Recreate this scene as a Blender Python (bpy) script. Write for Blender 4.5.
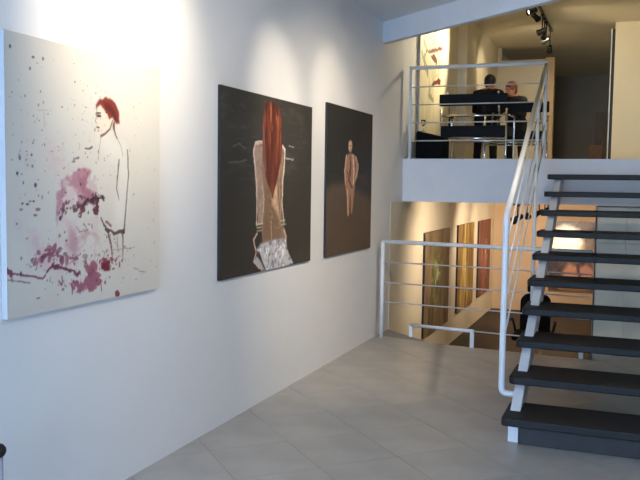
import bpy, bmesh, math, random
import numpy as np
from mathutils import Vector, Matrix

# ------------------------------------------------------------------ reset
for o in list(bpy.data.objects):
    bpy.data.objects.remove(o, do_unlink=True)
scene = bpy.context.scene
COL = scene.collection
random.seed(7)

# ------------------------------------------------------------------ camera
# x = 0 is the long left wall, y runs along it into the building, z = 0 is the gallery floor
cd = bpy.data.cameras.new('camera')
cam = bpy.data.objects.new('camera', cd)
COL.objects.link(cam)
cd.sensor_width = 36.0
cd.lens = 45.0
cd.clip_start = 0.05
cd.clip_end = 100
RX = Vector((0.93142, 0.36369, 0.01393)); DN = Vector((0.03851, -0.06042, -0.99743)); FW = Vector((-0.36191, 0.92956, -0.07028))
cam.matrix_world = Matrix(((RX.x, -DN.x, -FW.x, 2.4790),
                           (RX.y, -DN.y, -FW.y, 0.0),
                           (RX.z, -DN.z, -FW.z, 1.6),
                           (0, 0, 0, 1)))
scene.camera = cam

# ------------------------------------------------------------------ world, exposure
w = bpy.data.worlds.new('world'); scene.world = w
w.use_nodes = True
bg = w.node_tree.nodes['Background']
bg.inputs[0].default_value = (0.62, 0.78, 1.0, 1)
bg.inputs[1].default_value = 1.0
scene.view_settings.view_transform = 'Standard'
scene.view_settings.look = 'None'
scene.view_settings.gamma = 1.0
scene.view_settings.use_curve_mapping = False
scene.view_settings.exposure = 0.0

# daylight through the shop window behind the camera
def area_light(name, loc, rot, sx, sy, energy, color):
    l = bpy.data.lights.new(name, 'AREA'); l.shape = 'RECTANGLE'
    l.size = sx; l.size_y = sy; l.energy = energy; l.color = color
    o = bpy.data.objects.new(name, l); COL.objects.link(o)
    o.location = loc; o.rotation_euler = rot
    return o
area_light('window_daylight', (1.55, -5.38, 1.62), (math.radians(90), 0, 0), 2.6, 2.5, 500, (0.45, 0.67, 1.0))

# ------------------------------------------------------------------ colour + materials
def lin(c):
    c = c / 255.0
    return c / 12.92 if c <= 0.04045 else ((c + 0.055) / 1.055) ** 2.4
def rgb(r, g, b): return (lin(r), lin(g), lin(b), 1.0)

def mat(name, col, rough=0.6, metal=0.0, var=0.06, scale=6.0, bump=0.0, bscale=40.0, spec=0.5, rand=0.0, trans=0.0):
    m = bpy.data.materials.new(name); m.use_nodes = True
    nt = m.node_tree; N = nt.nodes; L = nt.links
    b = N['Principled BSDF']
    b.inputs['Roughness'].default_value = rough
    b.inputs['Metallic'].default_value = metal
    b.inputs['Specular IOR Level'].default_value = spec
    if trans: b.inputs['Transmission Weight'].default_value = trans
    tc = N.new('ShaderNodeTexCoord')
    nz = N.new('ShaderNodeTexNoise'); nz.inputs['Scale'].default_value = scale
    nz.inputs['Detail'].default_value = 5
    L.new(tc.outputs['Object'], nz.inputs['Vector'])
    mr = N.new('ShaderNodeMapRange')
    mr.inputs['From Min'].default_value = 0.3; mr.inputs['From Max'].default_value = 0.7
    mr.inputs['To Min'].default_value = 1 - var; mr.inputs['To Max'].default_value = 1 + var
    L.new(nz.outputs['Fac'], mr.inputs['Value'])
    fac = mr.outputs['Result']
    if rand:
        oi = N.new('ShaderNodeObjectInfo')
        m2 = N.new('ShaderNodeMapRange')
        m2.inputs['To Min'].default_value = 1 - rand; m2.inputs['To Max'].default_value = 1 + rand
        L.new(oi.outputs['Random'], m2.inputs['Value'])
        mm = N.new('ShaderNodeMath'); mm.operation = 'MULTIPLY'
        L.new(fac, mm.inputs[0]); L.new(m2.outputs['Result'], mm.inputs[1]); fac = mm.outputs[0]
    vm = N.new('ShaderNodeVectorMath'); vm.operation = 'SCALE'
    vm.inputs[0].default_value = col[:3]
    L.new(fac, vm.inputs['Scale'])
    L.new(vm.outputs['Vector'], b.inputs['Base Color'])
    if bump:
        n2 = N.new('ShaderNodeTexNoise'); n2.inputs['Scale'].default_value = bscale
        n2.inputs['Detail'].default_value = 4
        L.new(tc.outputs['Object'], n2.inputs['Vector'])
        bp = N.new('ShaderNodeBump'); bp.inputs['Strength'].default_value = bump
        bp.inputs['Distance'].default_value = 0.01
        L.new(n2.outputs['Fac'], bp.inputs['Height']); L.new(bp.outputs['Normal'], b.inputs['Normal'])
    return m

def art_mat(name, rough=0.6, spec=0.4):
    m = bpy.data.materials.new(name); m.use_nodes = True
    N = m.node_tree.nodes; L = m.node_tree.links
    b = N['Principled BSDF']; b.inputs['Roughness'].default_value = rough
    b.inputs['Specular IOR Level'].default_value = spec
    a = N.new('ShaderNodeAttribute'); a.attribute_name = 'paint'
    L.new(a.outputs['Color'], b.inputs['Base Color'])
    tc = N.new('ShaderNodeTexCoord')
    wv = N.new('ShaderNodeTexNoise'); wv.inputs['Scale'].default_value = 220
    L.new(tc.outputs['Object'], wv.inputs['Vector'])
    bp = N.new('ShaderNodeBump'); bp.inputs['Strength'].default_value = 0.08; bp.inputs['Distance'].default_value = 0.004
    L.new(wv.outputs['Fac'], bp.inputs['Height']); L.new(bp.outputs['Normal'], b.inputs['Normal'])
    return m

def emit_mat(name, col, s):
    m = bpy.data.materials.new(name); m.use_nodes = True
    N = m.node_tree.nodes; L = m.node_tree.links
    b = N['Principled BSDF']
    b.inputs['Base Color'].default_value = col
    b.inputs['Emission Color'].default_value = col
    b.inputs['Emission Strength'].default_value = s
    return m

M = {
 'wall':   mat('white_plaster', rgb(232, 231, 230), 0.85, var=0.015, scale=2.5, bump=0.05, bscale=25),
 'ceil':   mat('white_ceiling_paint', rgb(226, 227, 230), 0.9, var=0.02, scale=2),
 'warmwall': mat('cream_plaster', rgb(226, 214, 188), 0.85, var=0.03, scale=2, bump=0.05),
 'dimwall': mat('shade_darkened_plaster', rgb(158, 150, 136), 0.9, var=0.03, scale=2),  # corridor shade put into the colour, so brighter lamps leave it dim
 'tanwall': mat('tan_plaster', rgb(214, 184, 146), 0.85, var=0.04, scale=2, bump=0.05),
 'tile':   mat('pale_stone_tile', rgb(174, 169, 161), 0.36, var=0.13, scale=3.2, bump=0.03, bscale=18, rand=0.03),
 'grout':  mat('grey_grout', rgb(154, 149, 142), 0.9),
 'slab':   mat('white_slab_paint', rgb(226, 227, 230), 0.8, var=0.02),
 'darkfloor': mat('dark_brown_floor', rgb(30, 25, 23), 0.5, var=0.12, scale=5),
 'mezzfloor': mat('grey_concrete_floor', rgb(150, 142, 130), 0.5, var=0.08),
 'block':  mat('whitewashed_panel', rgb(228, 220, 200), 0.85, var=0.07, scale=7, bump=0.25, bscale=9),
 'tread':  mat('charcoal_tread', rgb(33, 33, 34), 0.55, spec=0.3, var=0.16, scale=9, bump=0.12, bscale=60),
 'plinth': mat('dark_plinth', rgb(44, 43, 45), 0.6, var=0.2, scale=12),
 'steelw': mat('white_painted_steel', rgb(226, 229, 232), 0.4, var=0.02),
 'cable':  mat('stainless_cable', rgb(214, 214, 212), 0.35, metal=0.3, var=0.02),
 'black':  mat('black_metal', rgb(22, 22, 23), 0.45, var=0.05),
 'leather': mat('black_leather', rgb(13, 12, 14), 0.6, spec=0.2, var=0.15, scale=20, bump=0.1),
 'chrome': mat('chrome_tube', rgb(215, 215, 218), 0.15, metal=1.0, var=0.01),
 'edge_dark': mat('dark_canvas_edge', rgb(32, 36, 42), 0.7, var=0.1),
 'edge_pale': mat('pale_canvas_edge', rgb(190, 192, 196), 0.8, var=0.05),
 'art':    art_mat('painted_canvas', 0.55, 0.35),
 'art_gloss': art_mat('varnished_canvas', 0.3, 0.6),
 'skin':   mat('skin', rgb(196, 140, 116), 0.55, var=0.05),
 'coat':   mat('black_wool', rgb(24, 24, 27), 0.85, var=0.15, scale=30),
 'trouser': mat('dark_trousers', rgb(22, 21, 23), 0.85, var=0.12, scale=30),
 'shoe':   mat('black_shoe', rgb(18, 17, 17), 0.4),
 'hair_black': mat('black_hair', rgb(22, 18, 17), 0.5, var=0.3, scale=60, bump=0.4, bscale=80),
 'hair_red': mat('auburn_hair', rgb(112, 58, 38), 0.5, var=0.3, scale=60, bump=0.4, bscale=80),
 'white_ceramic': mat('white_ceramic', rgb(236, 234, 228), 0.3, var=0.01),
 'glass':  mat('clear_glass', rgb(240, 240, 236), 0.03, trans=0.95, var=0.0),
 'jamb':   mat('black_door_frame', rgb(24, 21, 19), 0.5),
 'wood':   mat('dark_wood', rgb(72, 56, 44), 0.55, var=0.2, scale=10),
 'box':    mat('cardboard', rgb(120, 92, 74), 0.8, var=0.1),
 'post':   mat('mauve_painted_post', rgb(176, 166, 176), 0.6),
 'fabric': mat('black_fabric', rgb(13, 12, 13), 0.9, spec=0.2, var=0.15, scale=40, bump=0.2),
}

# ------------------------------------------------------------------ mesh helpers
def box(bm, x0, x1, y0, y1, z0, z1, bevel=0.0, seg=2):
    r = bmesh.ops.create_cube(bm, size=1.0)
    for v in r['verts']:
        v.co = Vector((x0 + (v.co.x + 0.5) * (x1 - x0), y0 + (v.co.y + 0.5) * (y1 - y0), z0 + (v.co.z + 0.5) * (z1 - z0)))
    if bevel:
        es = list({e for v in r['verts'] for e in v.link_edges})
        bmesh.ops.bevel(bm, geom=es, offset=bevel, segments=seg, affect='EDGES', profile=0.5)
    return r

def prism(bm, pts, axis, a, b):
    """extrude a polygon along an axis (0,1,2) between a and b; pts are the two other coordinates in order"""
    def P(p, t):
        if axis == 0: return (t, p[0], p[1])
        if axis == 1: return (p[0], t, p[1])
        return (p[0], p[1], t)
    va = [bm.verts.new(P(p, a)) for p in pts]; vb = [bm.verts.new(P(p, b)) for p in pts]
    n = len(pts)
    fs = [bm.faces.new(va), bm.faces.new(list(reversed(vb)))]
    for i in range(n):
        fs.append(bm.faces.new((va[i], vb[i], vb[(i + 1) % n], va[(i + 1) % n])))
    bmesh.ops.recalc_face_normals(bm, faces=bm.faces)

def fillet(pts, r, n=5):
    pts = [Vector(p) for p in pts]; out = [pts[0]]
    for i in range(1, len(pts) - 1):
        a, b, c = pts[i - 1], pts[i], pts[i + 1]
        d1 = (a - b); d2 = (c - b)
        q = min(r, d1.length * 0.49, d2.length * 0.49)
        s = b + d1.normalized() * q; e = b + d2.normalized() * q
        for k in range(n + 1):
            t = k / n
            out.append((1 - t) ** 2 * s + 2 * t * (1 - t) * b + t * t * e)
    out.append(pts[-1]); return out

def tube(bm, pts, r, seg=10, closed=False):
    pts = [Vector(p) for p in pts]; n = len(pts); rings = []
    ref = None
    for i in range(n):
        if closed: t = (pts[(i + 1) % n] - pts[i - 1])
        else: t = pts[min(i + 1, n - 1)] - pts[max(i - 1, 0)]
        t.normalize()
        if ref is None:
            ref = Vector((0, 0, 1)) if abs(t.z) < 0.9 else Vector((1, 0, 0))
        u = (ref - t * ref.dot(t)).normalized(); ref = u
        v = t.cross(u)
        rings.append([bm.verts.new(pts[i] + r * (math.cos(2 * math.pi * k / seg) * u + math.sin(2 * math.pi * k / seg) * v)) for k in range(seg)])
    for i in range(n if closed else n - 1):
        A = rings[i]; B = rings[(i + 1) % n]
        for k in range(seg):
            f = bm.faces.new((A[k], A[(k + 1) % seg], B[(k + 1) % seg], B[k])); f.smooth = True
    if not closed:
        bm.faces.new(list(reversed(rings[0]))); bm.faces.new(rings[-1])

def lathe(bm, prof, seg=20, mtx=None):
    rings = []
    for (r, z) in prof:
        rings.append([bm.verts.new((max(r, 1e-4) * math.cos(2 * math.pi * k / seg), max(r, 1e-4) * math.sin(2 * math.pi * k / seg), z)) for k in range(seg)])
    for i in range(len(rings) - 1):
        for k in range(seg):
            f = bm.faces.new((rings[i][k], rings[i][(k + 1) % seg], rings[i + 1][(k + 1) % seg], rings[i + 1][k])); f.smooth = True
    bm.faces.new(list(reversed(rings[0]))); bm.faces.new(rings[-1])
    if mtx is not None:
        vs = [v for r_ in rings for v in r_]
        bmesh.ops.transform(bm, matrix=mtx, verts=vs)

def root_loc(o):
    p = Vector((0, 0, 0))
    while o is not None:
        p = p + o.location; o = o.parent
    return p

def obj(name, bm, m, parent=None):
    """one bmesh, given in world coordinates -> one mesh object (moved into its parent's frame)"""
    me = bpy.data.meshes.new(name)
    bmesh.ops.recalc_face_normals(bm, faces=bm.faces)
    bm.to_mesh(me); bm.free()
    me.materials.append(M[m] if isinstance(m, str) else m)
    o = bpy.data.objects.new(name, me); COL.objects.link(o)
    if parent is not None:
        o.parent = parent
        me.transform(Matrix.Translation(-root_loc(parent)))
    return o

def tag(o, label, cat, group=None):
    o['label'] = label; o['category'] = cat
    if group: o['group'] = group
    return o

def thing(name, label, cat, loc, group=None):
    o = bpy.data.objects.new(name, None); COL.objects.link(o)
    o.location = loc; o.empty_display_size = 0.1
    return tag(o, label, cat, group)

def struct(name, bm, m):
    o = obj(name, bm, m); o['kind'] = 'structure'
    return o

def sbox(name, m, *a, **k):
    bm = bmesh.new(); box(bm, *a, **k); return struct(name, bm, m)

def dup(root, loc, rotz=None, label=None):
    r = root.copy(); COL.objects.link(r); r.location = loc
    if rotz is not None: r.rotation_euler = (0, 0, rotz)
    if label: r['label'] = label
    for ch in list(root.children):
        c = ch.copy(); COL.objects.link(c); c.parent = r
        for g in list(ch.children):
            d = g.copy(); COL.objects.link(d); d.parent = c
    return r

# ------------------------------------------------------------------ THE SETTING
ZL = -0.77      # lower floor
ZM = 1.90       # mezzanine floor
ZS = 1.41       # underside of the mezzanine slab
ZC = 3.28       # gallery ceiling
ZT = 4.20       # mezzanine ceiling
XR = 3.10       # right wall

sbox('wall_left', 'wall', -0.2, 0, -5.7, 20.0, ZL - 0.1, ZT + 0.1)
sbox('wall_right', 'wall', XR, XR + 0.2, -5.7, 20.0, ZL - 0.1, ZT + 0.1)

# front wall behind the camera with the shop window
bm = bmesh.new()
box(bm, 0, 0.2, -5.7, -5.5, 0, ZC); box(bm, 2.9, XR, -5.7, -5.5, 0, ZC)
box(bm, 0.2, 2.9, -5.7, -5.5, 0, 0.3); box(bm, 0.2, 2.9, -5.7, -5.5, 2.95, ZC)
struct('wall_front', bm, 'wall')
bm = bmesh.new(); box(bm, 0.2, 2.9, -5.62, -5.61, 0.3, 2.95)
win = struct('window_1', bm, 'glass')
bm = bmesh.new()
for x in (0.2, 1.53, 2.86): box(bm, x, x + 0.04, -5.65, -5.57, 0.3, 2.95)
for z in (0.3, 2.91): box(bm, 0.2, 2.9, -5.65, -5.57, z, z + 0.04)
obj('window_frame', bm, 'black', win)

# gallery floor: solid base + diagonal stone tiles, each its own piece
FLOOR = [(0, -5.7), (XR, -5.7), (XR, 8.25), (2.37, 8.25), (2.34, 7.745), (0.80, 7.885), (0.61, 7.93), (0, 8.48)]
bm = bmesh.new(); prism(bm, FLOOR, 2, ZL - 0.1, -0.004)
floor = struct('floor', bm, 'grout')
def clip(poly, a, b):
    out = []
    def side(p): return (b[0] - a[0]) * (p[1] - a[1]) - (b[1] - a[1]) * (p[0] - a[0])
    for i in range(len(poly)):
        p, q = poly[i], poly[(i + 1) % len(poly)]
        sp, sq = side(p), side(q)
        if sp >= 0: out.append(p)
        if sp * sq < 0:
            t = sp / (sp - sq); out.append((p[0] + t * (q[0] - p[0]), p[1] + t * (q[1] - p[1])))
    return out
REG = [[(0, -5.5), (XR, -5.5), (XR, 7.676), (2.34, 7.745), (0.80, 7.885), (0, 7.9577)],
       [(0, 7.9577), (0.80, 7.885), (0.61, 7.93), (0, 8.48)],
       [(2.34, 7.745), (XR, 7.676), (XR, 8.25), (2.37, 8.25)]]
TS = 0.50; GAP = 0.0014
c45 = math.sqrt(0.5)
full_mesh = None
for i in range(-24, 30):
    for j in range(-24, 30):
        cx = 0.538 + (i * c45 + j * c45) * TS
        cy = 4.122 + (-i * c45 + j * c45) * TS
        if cx < -0.4 or cx > XR + 0.4 or cy < -5.9 or cy > 8.9: continue
        h = (TS - GAP * 2) * c45
        sq = [(cx - h, cy + 0), (cx, cy - h), (cx + h, cy), (cx, cy + h)]
        parts = []
        for rg in REG:
            p = sq
            for k in range(len(rg)):
                p = clip(p, rg[k], rg[(k + 1) % len(rg)])
                if len(p) < 3: break
            if len(p) >= 3:
                ar = 0.5 * abs(sum(p[k][0] * p[(k + 1) % len(p)][1] - p[(k + 1) % len(p)][0] * p[k][1] for k in range(len(p))))
                if ar > 2e-4: parts.append((p, ar))
        if not parts: continue
        bm = bmesh.new()
        for p, ar in parts: prism(bm, [(a - cx, b - cy) for a, b in p], 2, -0.012, 0.0)
        t = obj('floor_tile', bm, 'tile', None)
        t.parent = floor; t.location = (cx, cy, random.uniform(-0.0006, 0.0006))

# lower level
sbox('floor_lower', 'darkfloor', 0, XR, 7.3, 20.0, ZL - 0.12, ZL)
sbox('wall_back', 'tanwall', 0, 2.15, 15.6, 15.8, ZL, ZS)
lw = sbox('wall_lower', 'block', 2.165, XR, 8.265, 15.6, ZL, ZS)
xs = [2.15, 2.435, 2.78, 3.10]; zs = [ZL, -0.02, 0.33, 0.70, 1.06, ZS]
for i in range(3):
    for k in range(5):
        bm = bmesh.new()
        box(bm, xs[i] + (0 if i == 0 else 0.003), xs[i + 1] - 0.003, 8.25, 8.27, zs[k] + 0.003, zs[k + 1] - 0.003, bevel=0.003, seg=1)
        obj('panel', bm, 'block', lw)
bm = bmesh.new()
box(bm, 2.15, 2.166, 8.25, 15.6, ZL, ZS)
obj('panel', bm, 'warmwall', lw)
# warm painted lining of the lower left wall, proud of the gallery plaster
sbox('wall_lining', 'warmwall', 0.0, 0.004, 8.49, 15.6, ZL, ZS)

# mezzanine slab and its room
sbox('floor_upper', 'slab', 0, XR, 8.97, 20.0, ZS, ZM)
sbox('ceiling_upper', 'warmwall', 0, XR, 5.4, 20.0, ZT, ZT + 0.1)
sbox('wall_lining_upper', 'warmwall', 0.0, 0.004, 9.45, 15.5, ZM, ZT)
bm = bmesh.new(); box(bm, 0, 0.98, 15.5, 15.62, ZM, 3.96); box(bm, 0, 0.07, 15.5, 15.62, 3.96, ZT)
struct('wall_partition', bm, 'warmwall')
sbox('trim_1', 'tanwall', 0.885, 1.05, 15.44, 15.64, ZM, 3.98)
sbox('wall_right_upper', 'warmwall', 2.13, XR, 13.6, 13.75, ZM, ZT)
sbox('trim_2', 'warmwall', 0.004, 0.14, 11.85, 12.35, ZM, ZT)
sbox('wall_corridor', 'dimwall', 0, XR, 19.8, 20.0, ZM, ZT)

# gallery ceiling, cut on the diagonal, and the header beam along the cut
D0 = (0.0, 8.09); D1 = (XR, 8.09 - 0.793 * XR)
bm = bmesh.new(); prism(bm, [(0, -5.7), (XR, -5.7), D1, D0], 2, ZC, ZC + 0.12)
struct('ceiling', bm, 'ceil')
nx, ny = 0.793 / math.hypot(1, 0.793), 1 / math.hypot(1, 0.793)
bm = bmesh.new()
prism(bm, [D0, D1, (XR, D1[1] + 0.07 / ny), (0, D0[1] + 0.07 / ny)], 2, 3.067, ZT)
struct('trim_3', bm, 'slab')

# ------------------------------------------------------------------ STAIRCASE
SH = -0.031      # the flight drifts slightly towards the wall as it climbs
RISE = ZM / 11; GO = 0.385
st = thing('open_staircase', 'open staircase with charcoal treads, white stringer and cabled handrail', 'staircase', (1.8, 5.05, 0))
for i in range(10):
    y0 = 4.93 + GO * i; zt = RISE * (i + 1); x0 = 1.772 + SH * (y0 - 4.93)
    bm = bmesh.new()
    r = box(bm, x0, XR - 0.005, y0, y0 + 0.43, zt - 0.05, zt)
    ve = [e for e in bm.edges if abs(e.verts[0].co.x - x0) < 1e-4 and abs(e.verts[1].co.x - x0) < 1e-4 and abs(e.verts[0].co.z - e.verts[1].co.z) > 0.01]
    bmesh.ops.bevel(bm, geom=ve, offset=0.035, segments=4, affect='EDGES', profile=0.5)
    he = [e for e in bm.edges if abs(e.verts[0].co.z - e.verts[1].co.z) < 1e-4]
    bmesh.ops.bevel(bm, geom=he, offset=0.008, segments=2, affect='EDGES', profile=0.5)
    obj('tread', bm, 'tread', st)
def stringer(x, name):
    bm = bmesh.new(); m = 0.449
    prof = [(5.03, 0.0), (5.03, 0.13), (5.03 + 1.545 / m, 1.675), (8.965, 1.675), (8.965, 0.13 + m * 3.935 - 0.26), (8.6, 0.13 + m * 3.57 - 0.20), (5.03 + 0.07 / m, 0.0)]
    prism(bm, prof, 0, x, x + 0.062)
    for v in bm.verts: v.co.x += -0.021 * (v.co.y - 5.05)
    obj(name, bm, 'steelw', st)
stringer(1.805, 'stringer')
bm = bmesh.new(); box(bm, 1.875, XR - 0.005, 5.0, 5.28, 0.0, 0.113, bevel=0.004, seg=1)
obj('plinth', bm, 'plinth', st)

# stair handrail
PX, PY = 1.708, 5.37
hr = st
HS = 0.42
def rail_pt(y, dz): return (PX - 0.0405 * (y - PY), y, 1.40 + HS * (y - PY) + dz)
bm = bmesh.new()
tube(bm, fillet([(1.812, PY + 0.02, 0.215), (PX, PY, 0.215), (PX, PY, 1.40), rail_pt(8.94, 0)], 0.045), 0.021, 12)
obj('handrail', bm, 'steelw', hr)
for k in range(1, 5):
    bm = bmesh.new(); tube(bm, [rail_pt(PY, -0.215 * k), rail_pt(8.95, -0.215 * k)], 0.007, 6)
    obj('cable', bm, 'cable', hr)
bm = bmesh.new(); tube(bm, [(1.610, 7.905, 0.0), (1.610, 7.905, rail_pt(7.905, 0)[2])], 0.017, 10)
obj('post', bm, 'steelw', hr)

# gallery railing over the lower level
gr = thing('gallery_railing', 'white waist high railing with cables along the gallery floor edge', 'railing', (0.09, 7.94, 0))
bm = bmesh.new(); tube(bm, [(0.085, 7.95, 0), (0.085, 7.95, 1.01)], 0.02, 12); obj('post', bm, 'steelw', gr)
bm = bmesh.new(); tube(bm, [(0.085, 7.95, 1.012), (1.60, 7.90, 1.0), (2.15, 7.85, 0.995)], 0.02, 12); obj('top_rail', bm, 'steelw', gr)
for k, z in enumerate((0.80, 0.585, 0.38)):
    bm = bmesh.new(); tube(bm, [(0.085, 7.95, z), (1.6, 7.9, z - 0.01), (2.15, 7.84, z - 0.015)], 0.007, 6); obj('cable', bm, 'cable', gr)
bm = bmesh.new(); tube(bm, [(0.352, 8.145, 0.125), (1.06, 7.875, 0.16)], 0.018, 10); obj('kick_bar', bm, 'steelw', gr)
bm = bmesh.new(); tube(bm, [(1.06, 7.875, 0.16), (2.10, 7.79, 0.155)], 0.007, 6); obj('cable', bm, 'cable', gr)
for x, y, z in ((0.352, 8.145, 0.125), (1.05, 7.855, 0.155), (2.085, 7.782, 0.155)):
    bm = bmesh.new(); box(bm, x - 0.02, x + 0.02, y - 0.012, y + 0.012, 0, z, bevel=0.003, seg=1); obj('short_post', bm, 'steelw', gr)

# mezzanine railing
mr = thing('mezzanine_railing', 'white balcony railing with four cables on the mezzanine edge', 'railing', (0.066, 9.0, ZM))
for x in (0.066, 1.56):
    bm = bmesh.new(); tube(bm, [(x, 9.0, ZM), (x, 9.0, 2.93)], 0.02, 12); obj('post', bm, 'steelw', mr)
bm = bmesh.new(); tube(bm, [(0.05, 9.0, 2.93), (1.575, 9.0, 2.93)], 0.021, 12); obj('top_rail', bm, 'steelw', mr)
for z in (2.715, 2.515, 2.31, 2.105):
    bm = bmesh.new(); tube(bm, [(0.066, 9.0, z), (1.56, 9.0, z)], 0.007, 6); obj('cable', bm, 'cable', mr)

# ------------------------------------------------------------------ PAINTINGS
def vnoise(X, Y, cell, seed):
    rs = np.random.RandomState(seed)
    gx = X / cell; gy = Y / cell
    gx = gx - gx.min(); gy = gy - gy.min()
    G = rs.rand(int(gy.max()) + 3, int(gx.max()) + 3)
    ix = gx.astype(int); iy = gy.astype(int); fx = gx - ix; fy = gy - iy
    fx = fx * fx * (3 - 2 * fx); fy = fy * fy * (3 - 2 * fy)
    return (G[iy, ix] * (1 - fx) + G[iy, ix + 1] * fx) * (1 - fy) + (G[iy + 1, ix] * (1 - fx) + G[iy + 1, ix + 1] * fx) * fy

class Art:
    def __init__(s, w, h, nx, ny, base):
        s.w, s.h, s.nx, s.ny = w, h, nx, ny
        u = np.linspace(0, 1, nx); v = np.linspace(0, 1, ny)
        U, V = np.meshgrid(u, v)
        s.U, s.V = U, V
        s.X, s.Y = U * w, V * h
        s.C = np.zeros((ny, nx, 3)); s.C[:] = base
        s.wx = s.X; s.wy = s.Y
    def fbm(s, cell, seed, oct=4, sx=1.0, sy=1.0):
        t = 0; a = 1; tot = 0
        for k in range(oct):
            t = t + a * vnoise(s.X * sx, s.Y * sy, cell / 2 ** k, seed + k); tot += a; a *= 0.55
        return t / tot
    def rough(s, amp, cell=0.03, seed=1):
        if amp <= 0: return s.X, s.Y
        return s.X + (s.fbm(cell, seed) - .5) * 2 * amp, s.Y + (s.fbm(cell, seed + 50) - .5) * 2 * amp
    def mix(s, m, col, a=1.0):
        m = np.clip(m * a, 0, 1)[..., None]
        s.C = s.C * (1 - m) + np.array(col, float) * m
    def _segd(s, X, Y, p, q):
        dx, dy = q[0] - p[0], q[1] - p[1]; L2 = dx * dx + dy * dy + 1e-12
        t = np.clip(((X - p[0]) * dx + (Y - p[1]) * dy) / L2, 0, 1)
        return np.hypot(X - p[0] - t * dx, Y - p[1] - t * dy), t
    def pm(s, pts, soft=0.004, amp=0.0, cell=0.03, seed=1):
        P = [(u * s.w, v * s.h) for u, v in pts]
        X, Y = s.rough(amp, cell, seed)
        ins = np.zeros(X.shape, bool); d = np.full(X.shape, 9.0)
        for i in range(len(P)):
            p, q = P[i], P[(i + 1) % len(P)]
            if p[1] != q[1]:
                c = ((p[1] > Y) != (q[1] > Y)) & (X < (q[0] - p[0]) * (Y - p[1]) / (q[1] - p[1]) + p[0])
                ins ^= c
            d = np.minimum(d, s._segd(X, Y, p, q)[0])
        sd = np.where(ins, d, -d)
        return np.clip(sd / soft * 0.5 + 0.5, 0, 1)
    def poly(s, pts, col, a=1.0, soft=0.004, amp=0.0, cell=0.03, seed=1, tex=None):
        m = s.pm(pts, soft, amp, cell, seed)
        if tex is not None: m = m * tex
        s.mix(m, col, a)
    def stroke(s, pts, w0, col, a=1.0, w1=None, soft=0.003, amp=0.0, seed=1, tex=None):
        P = [(u * s.w, v * s.h) for u, v in pts]
        X, Y = s.rough(amp, 0.025, seed); w1 = w0 if w1 is None else w1
        n = len(P) - 1; best = np.zeros(X.shape)
        for i in range(n):
            d, t = s._segd(X, Y, P[i], P[i + 1])
            wd = w0 + (w1 - w0) * (i + t) / n
            best = np.maximum(best, np.clip((wd * 0.5 - d) / soft + 0.5, 0, 1))
        if tex is not None: best = best * tex
        s.mix(best, col, a)
    def scatter(s, pts, n, spread, r0, r1, col, a=1.0, seed=1):
        rs = np.random.RandomState(seed)
        for k in range(n):
            i = rs.randint(len(pts) - 1); t = rs.rand()
            u = pts[i][0] + t * (pts[i + 1][0] - pts[i][0]) + rs.randn() * spread
            v = pts[i][1] + t * (pts[i + 1][1] - pts[i][1]) + rs.randn() * spread
            r = r0 + (r1 - r0) * rs.rand() ** 2.5
            an = rs.rand() * 3.14; ex = rs.uniform(1.0, 2.2); dx = s.X - u * s.w; dy = s.Y - v * s.h
            p = dx * np.cos(an) + dy * np.sin(an); q = -dx * np.sin(an) + dy * np.cos(an)
            s.mix(np.clip((r - np.hypot(p / ex, q)) / 0.003 + 0.5, 0, 1), col, a * rs.uniform(0.5, 1))
    def splat(s, n, u0, u1, v0, v1, r0, r1, col, a=1.0, seed=1):
        rs = np.random.RandomState(seed)
        for k in range(n):
            u = rs.uniform(u0, u1); v = rs.uniform(v0, v1); r = r0 + (r1 - r0) * rs.rand() ** 3
            ex = rs.uniform(0.6, 1.5)
            d = np.hypot((s.X - u * s.w) * ex, (s.Y - v * s.h) / ex)
            s.mix(np.clip((r - d) / 0.003 + 0.5, 0, 1), col, a * rs.uniform(0.5, 1))

def lin_arr(c):
    c = np.clip(c, 0, 255) / 255.0
    return np.where(c <= 0.04045, c / 12.92, ((c + 0.055) / 1.055) ** 2.4)

def hang(art, name, label, cat, side, a0, a1, z0, z1, depth, m, edge, off=0.0, group=None):
    """side 'left': wall x=off, spans y a0..a1;  side 'back': wall y=off, spans x a0..a1"""
    t = 0.018
    if side == 'left':
        root = thing(name, label, cat, (off, (a0 + a1) / 2, z0), group)
        fn = lambda U, V: (np.full(U.shape, depth), (U - 0.5) * (a1 - a0), (1 - V) * (z1 - z0))
    else:
        root = thing(name, label, cat, ((a0 + a1) / 2, off, z0), group)
        fn = lambda U, V: ((U - 0.5) * (a1 - a0), np.full(U.shape, -depth), (1 - V) * (z1 - z0))
    x, y, z = fn(art.U, art.V)
    co = np.stack([x, y, z], -1).reshape(-1, 3)
    ny_, nx_ = art.ny, art.nx
    idx = np.arange(ny_ * nx_).reshape(ny_, nx_)
    q = np.stack([idx[1:, :-1], idx[1:, 1:], idx[:-1, 1:], idx[:-1, :-1]], -1).reshape(-1, 4)
    me = bpy.data.meshes.new('canvas')
    me.vertices.add(len(co)); me.vertices.foreach_set('co', co.astype(np.float32).ravel())
    me.loops.add(q.size); me.loops.foreach_set('vertex_index', q.astype(np.int32).ravel())
    me.polygons.add(len(q)); me.polygons.foreach_set('loop_start', np.arange(0, q.size, 4, dtype=np.int32))
    me.update(calc_edges=True)
    at = me.color_attributes.new('paint', 'FLOAT_COLOR', 'POINT')
    colr = np.ones((len(co), 4), np.float32); colr[:, :3] = lin_arr(art.C).reshape(-1, 3)
    at.data.foreach_set('color', colr.ravel())
    me.materials.append(M[m]); me.validate()
    o = bpy.data.objects.new('canvas', me); COL.objects.link(o); o.parent = root
    bm = bmesh.new()
    if side == 'left': box(bm, off + 0.002, off + depth - 0.0008, a0, a1, z0, z1)
    else: box(bm, a0, a1, off - depth + 0.0008, off - 0.002, z0, z1)
    obj('stretcher_edge', bm, edge, root)
    return root

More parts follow.
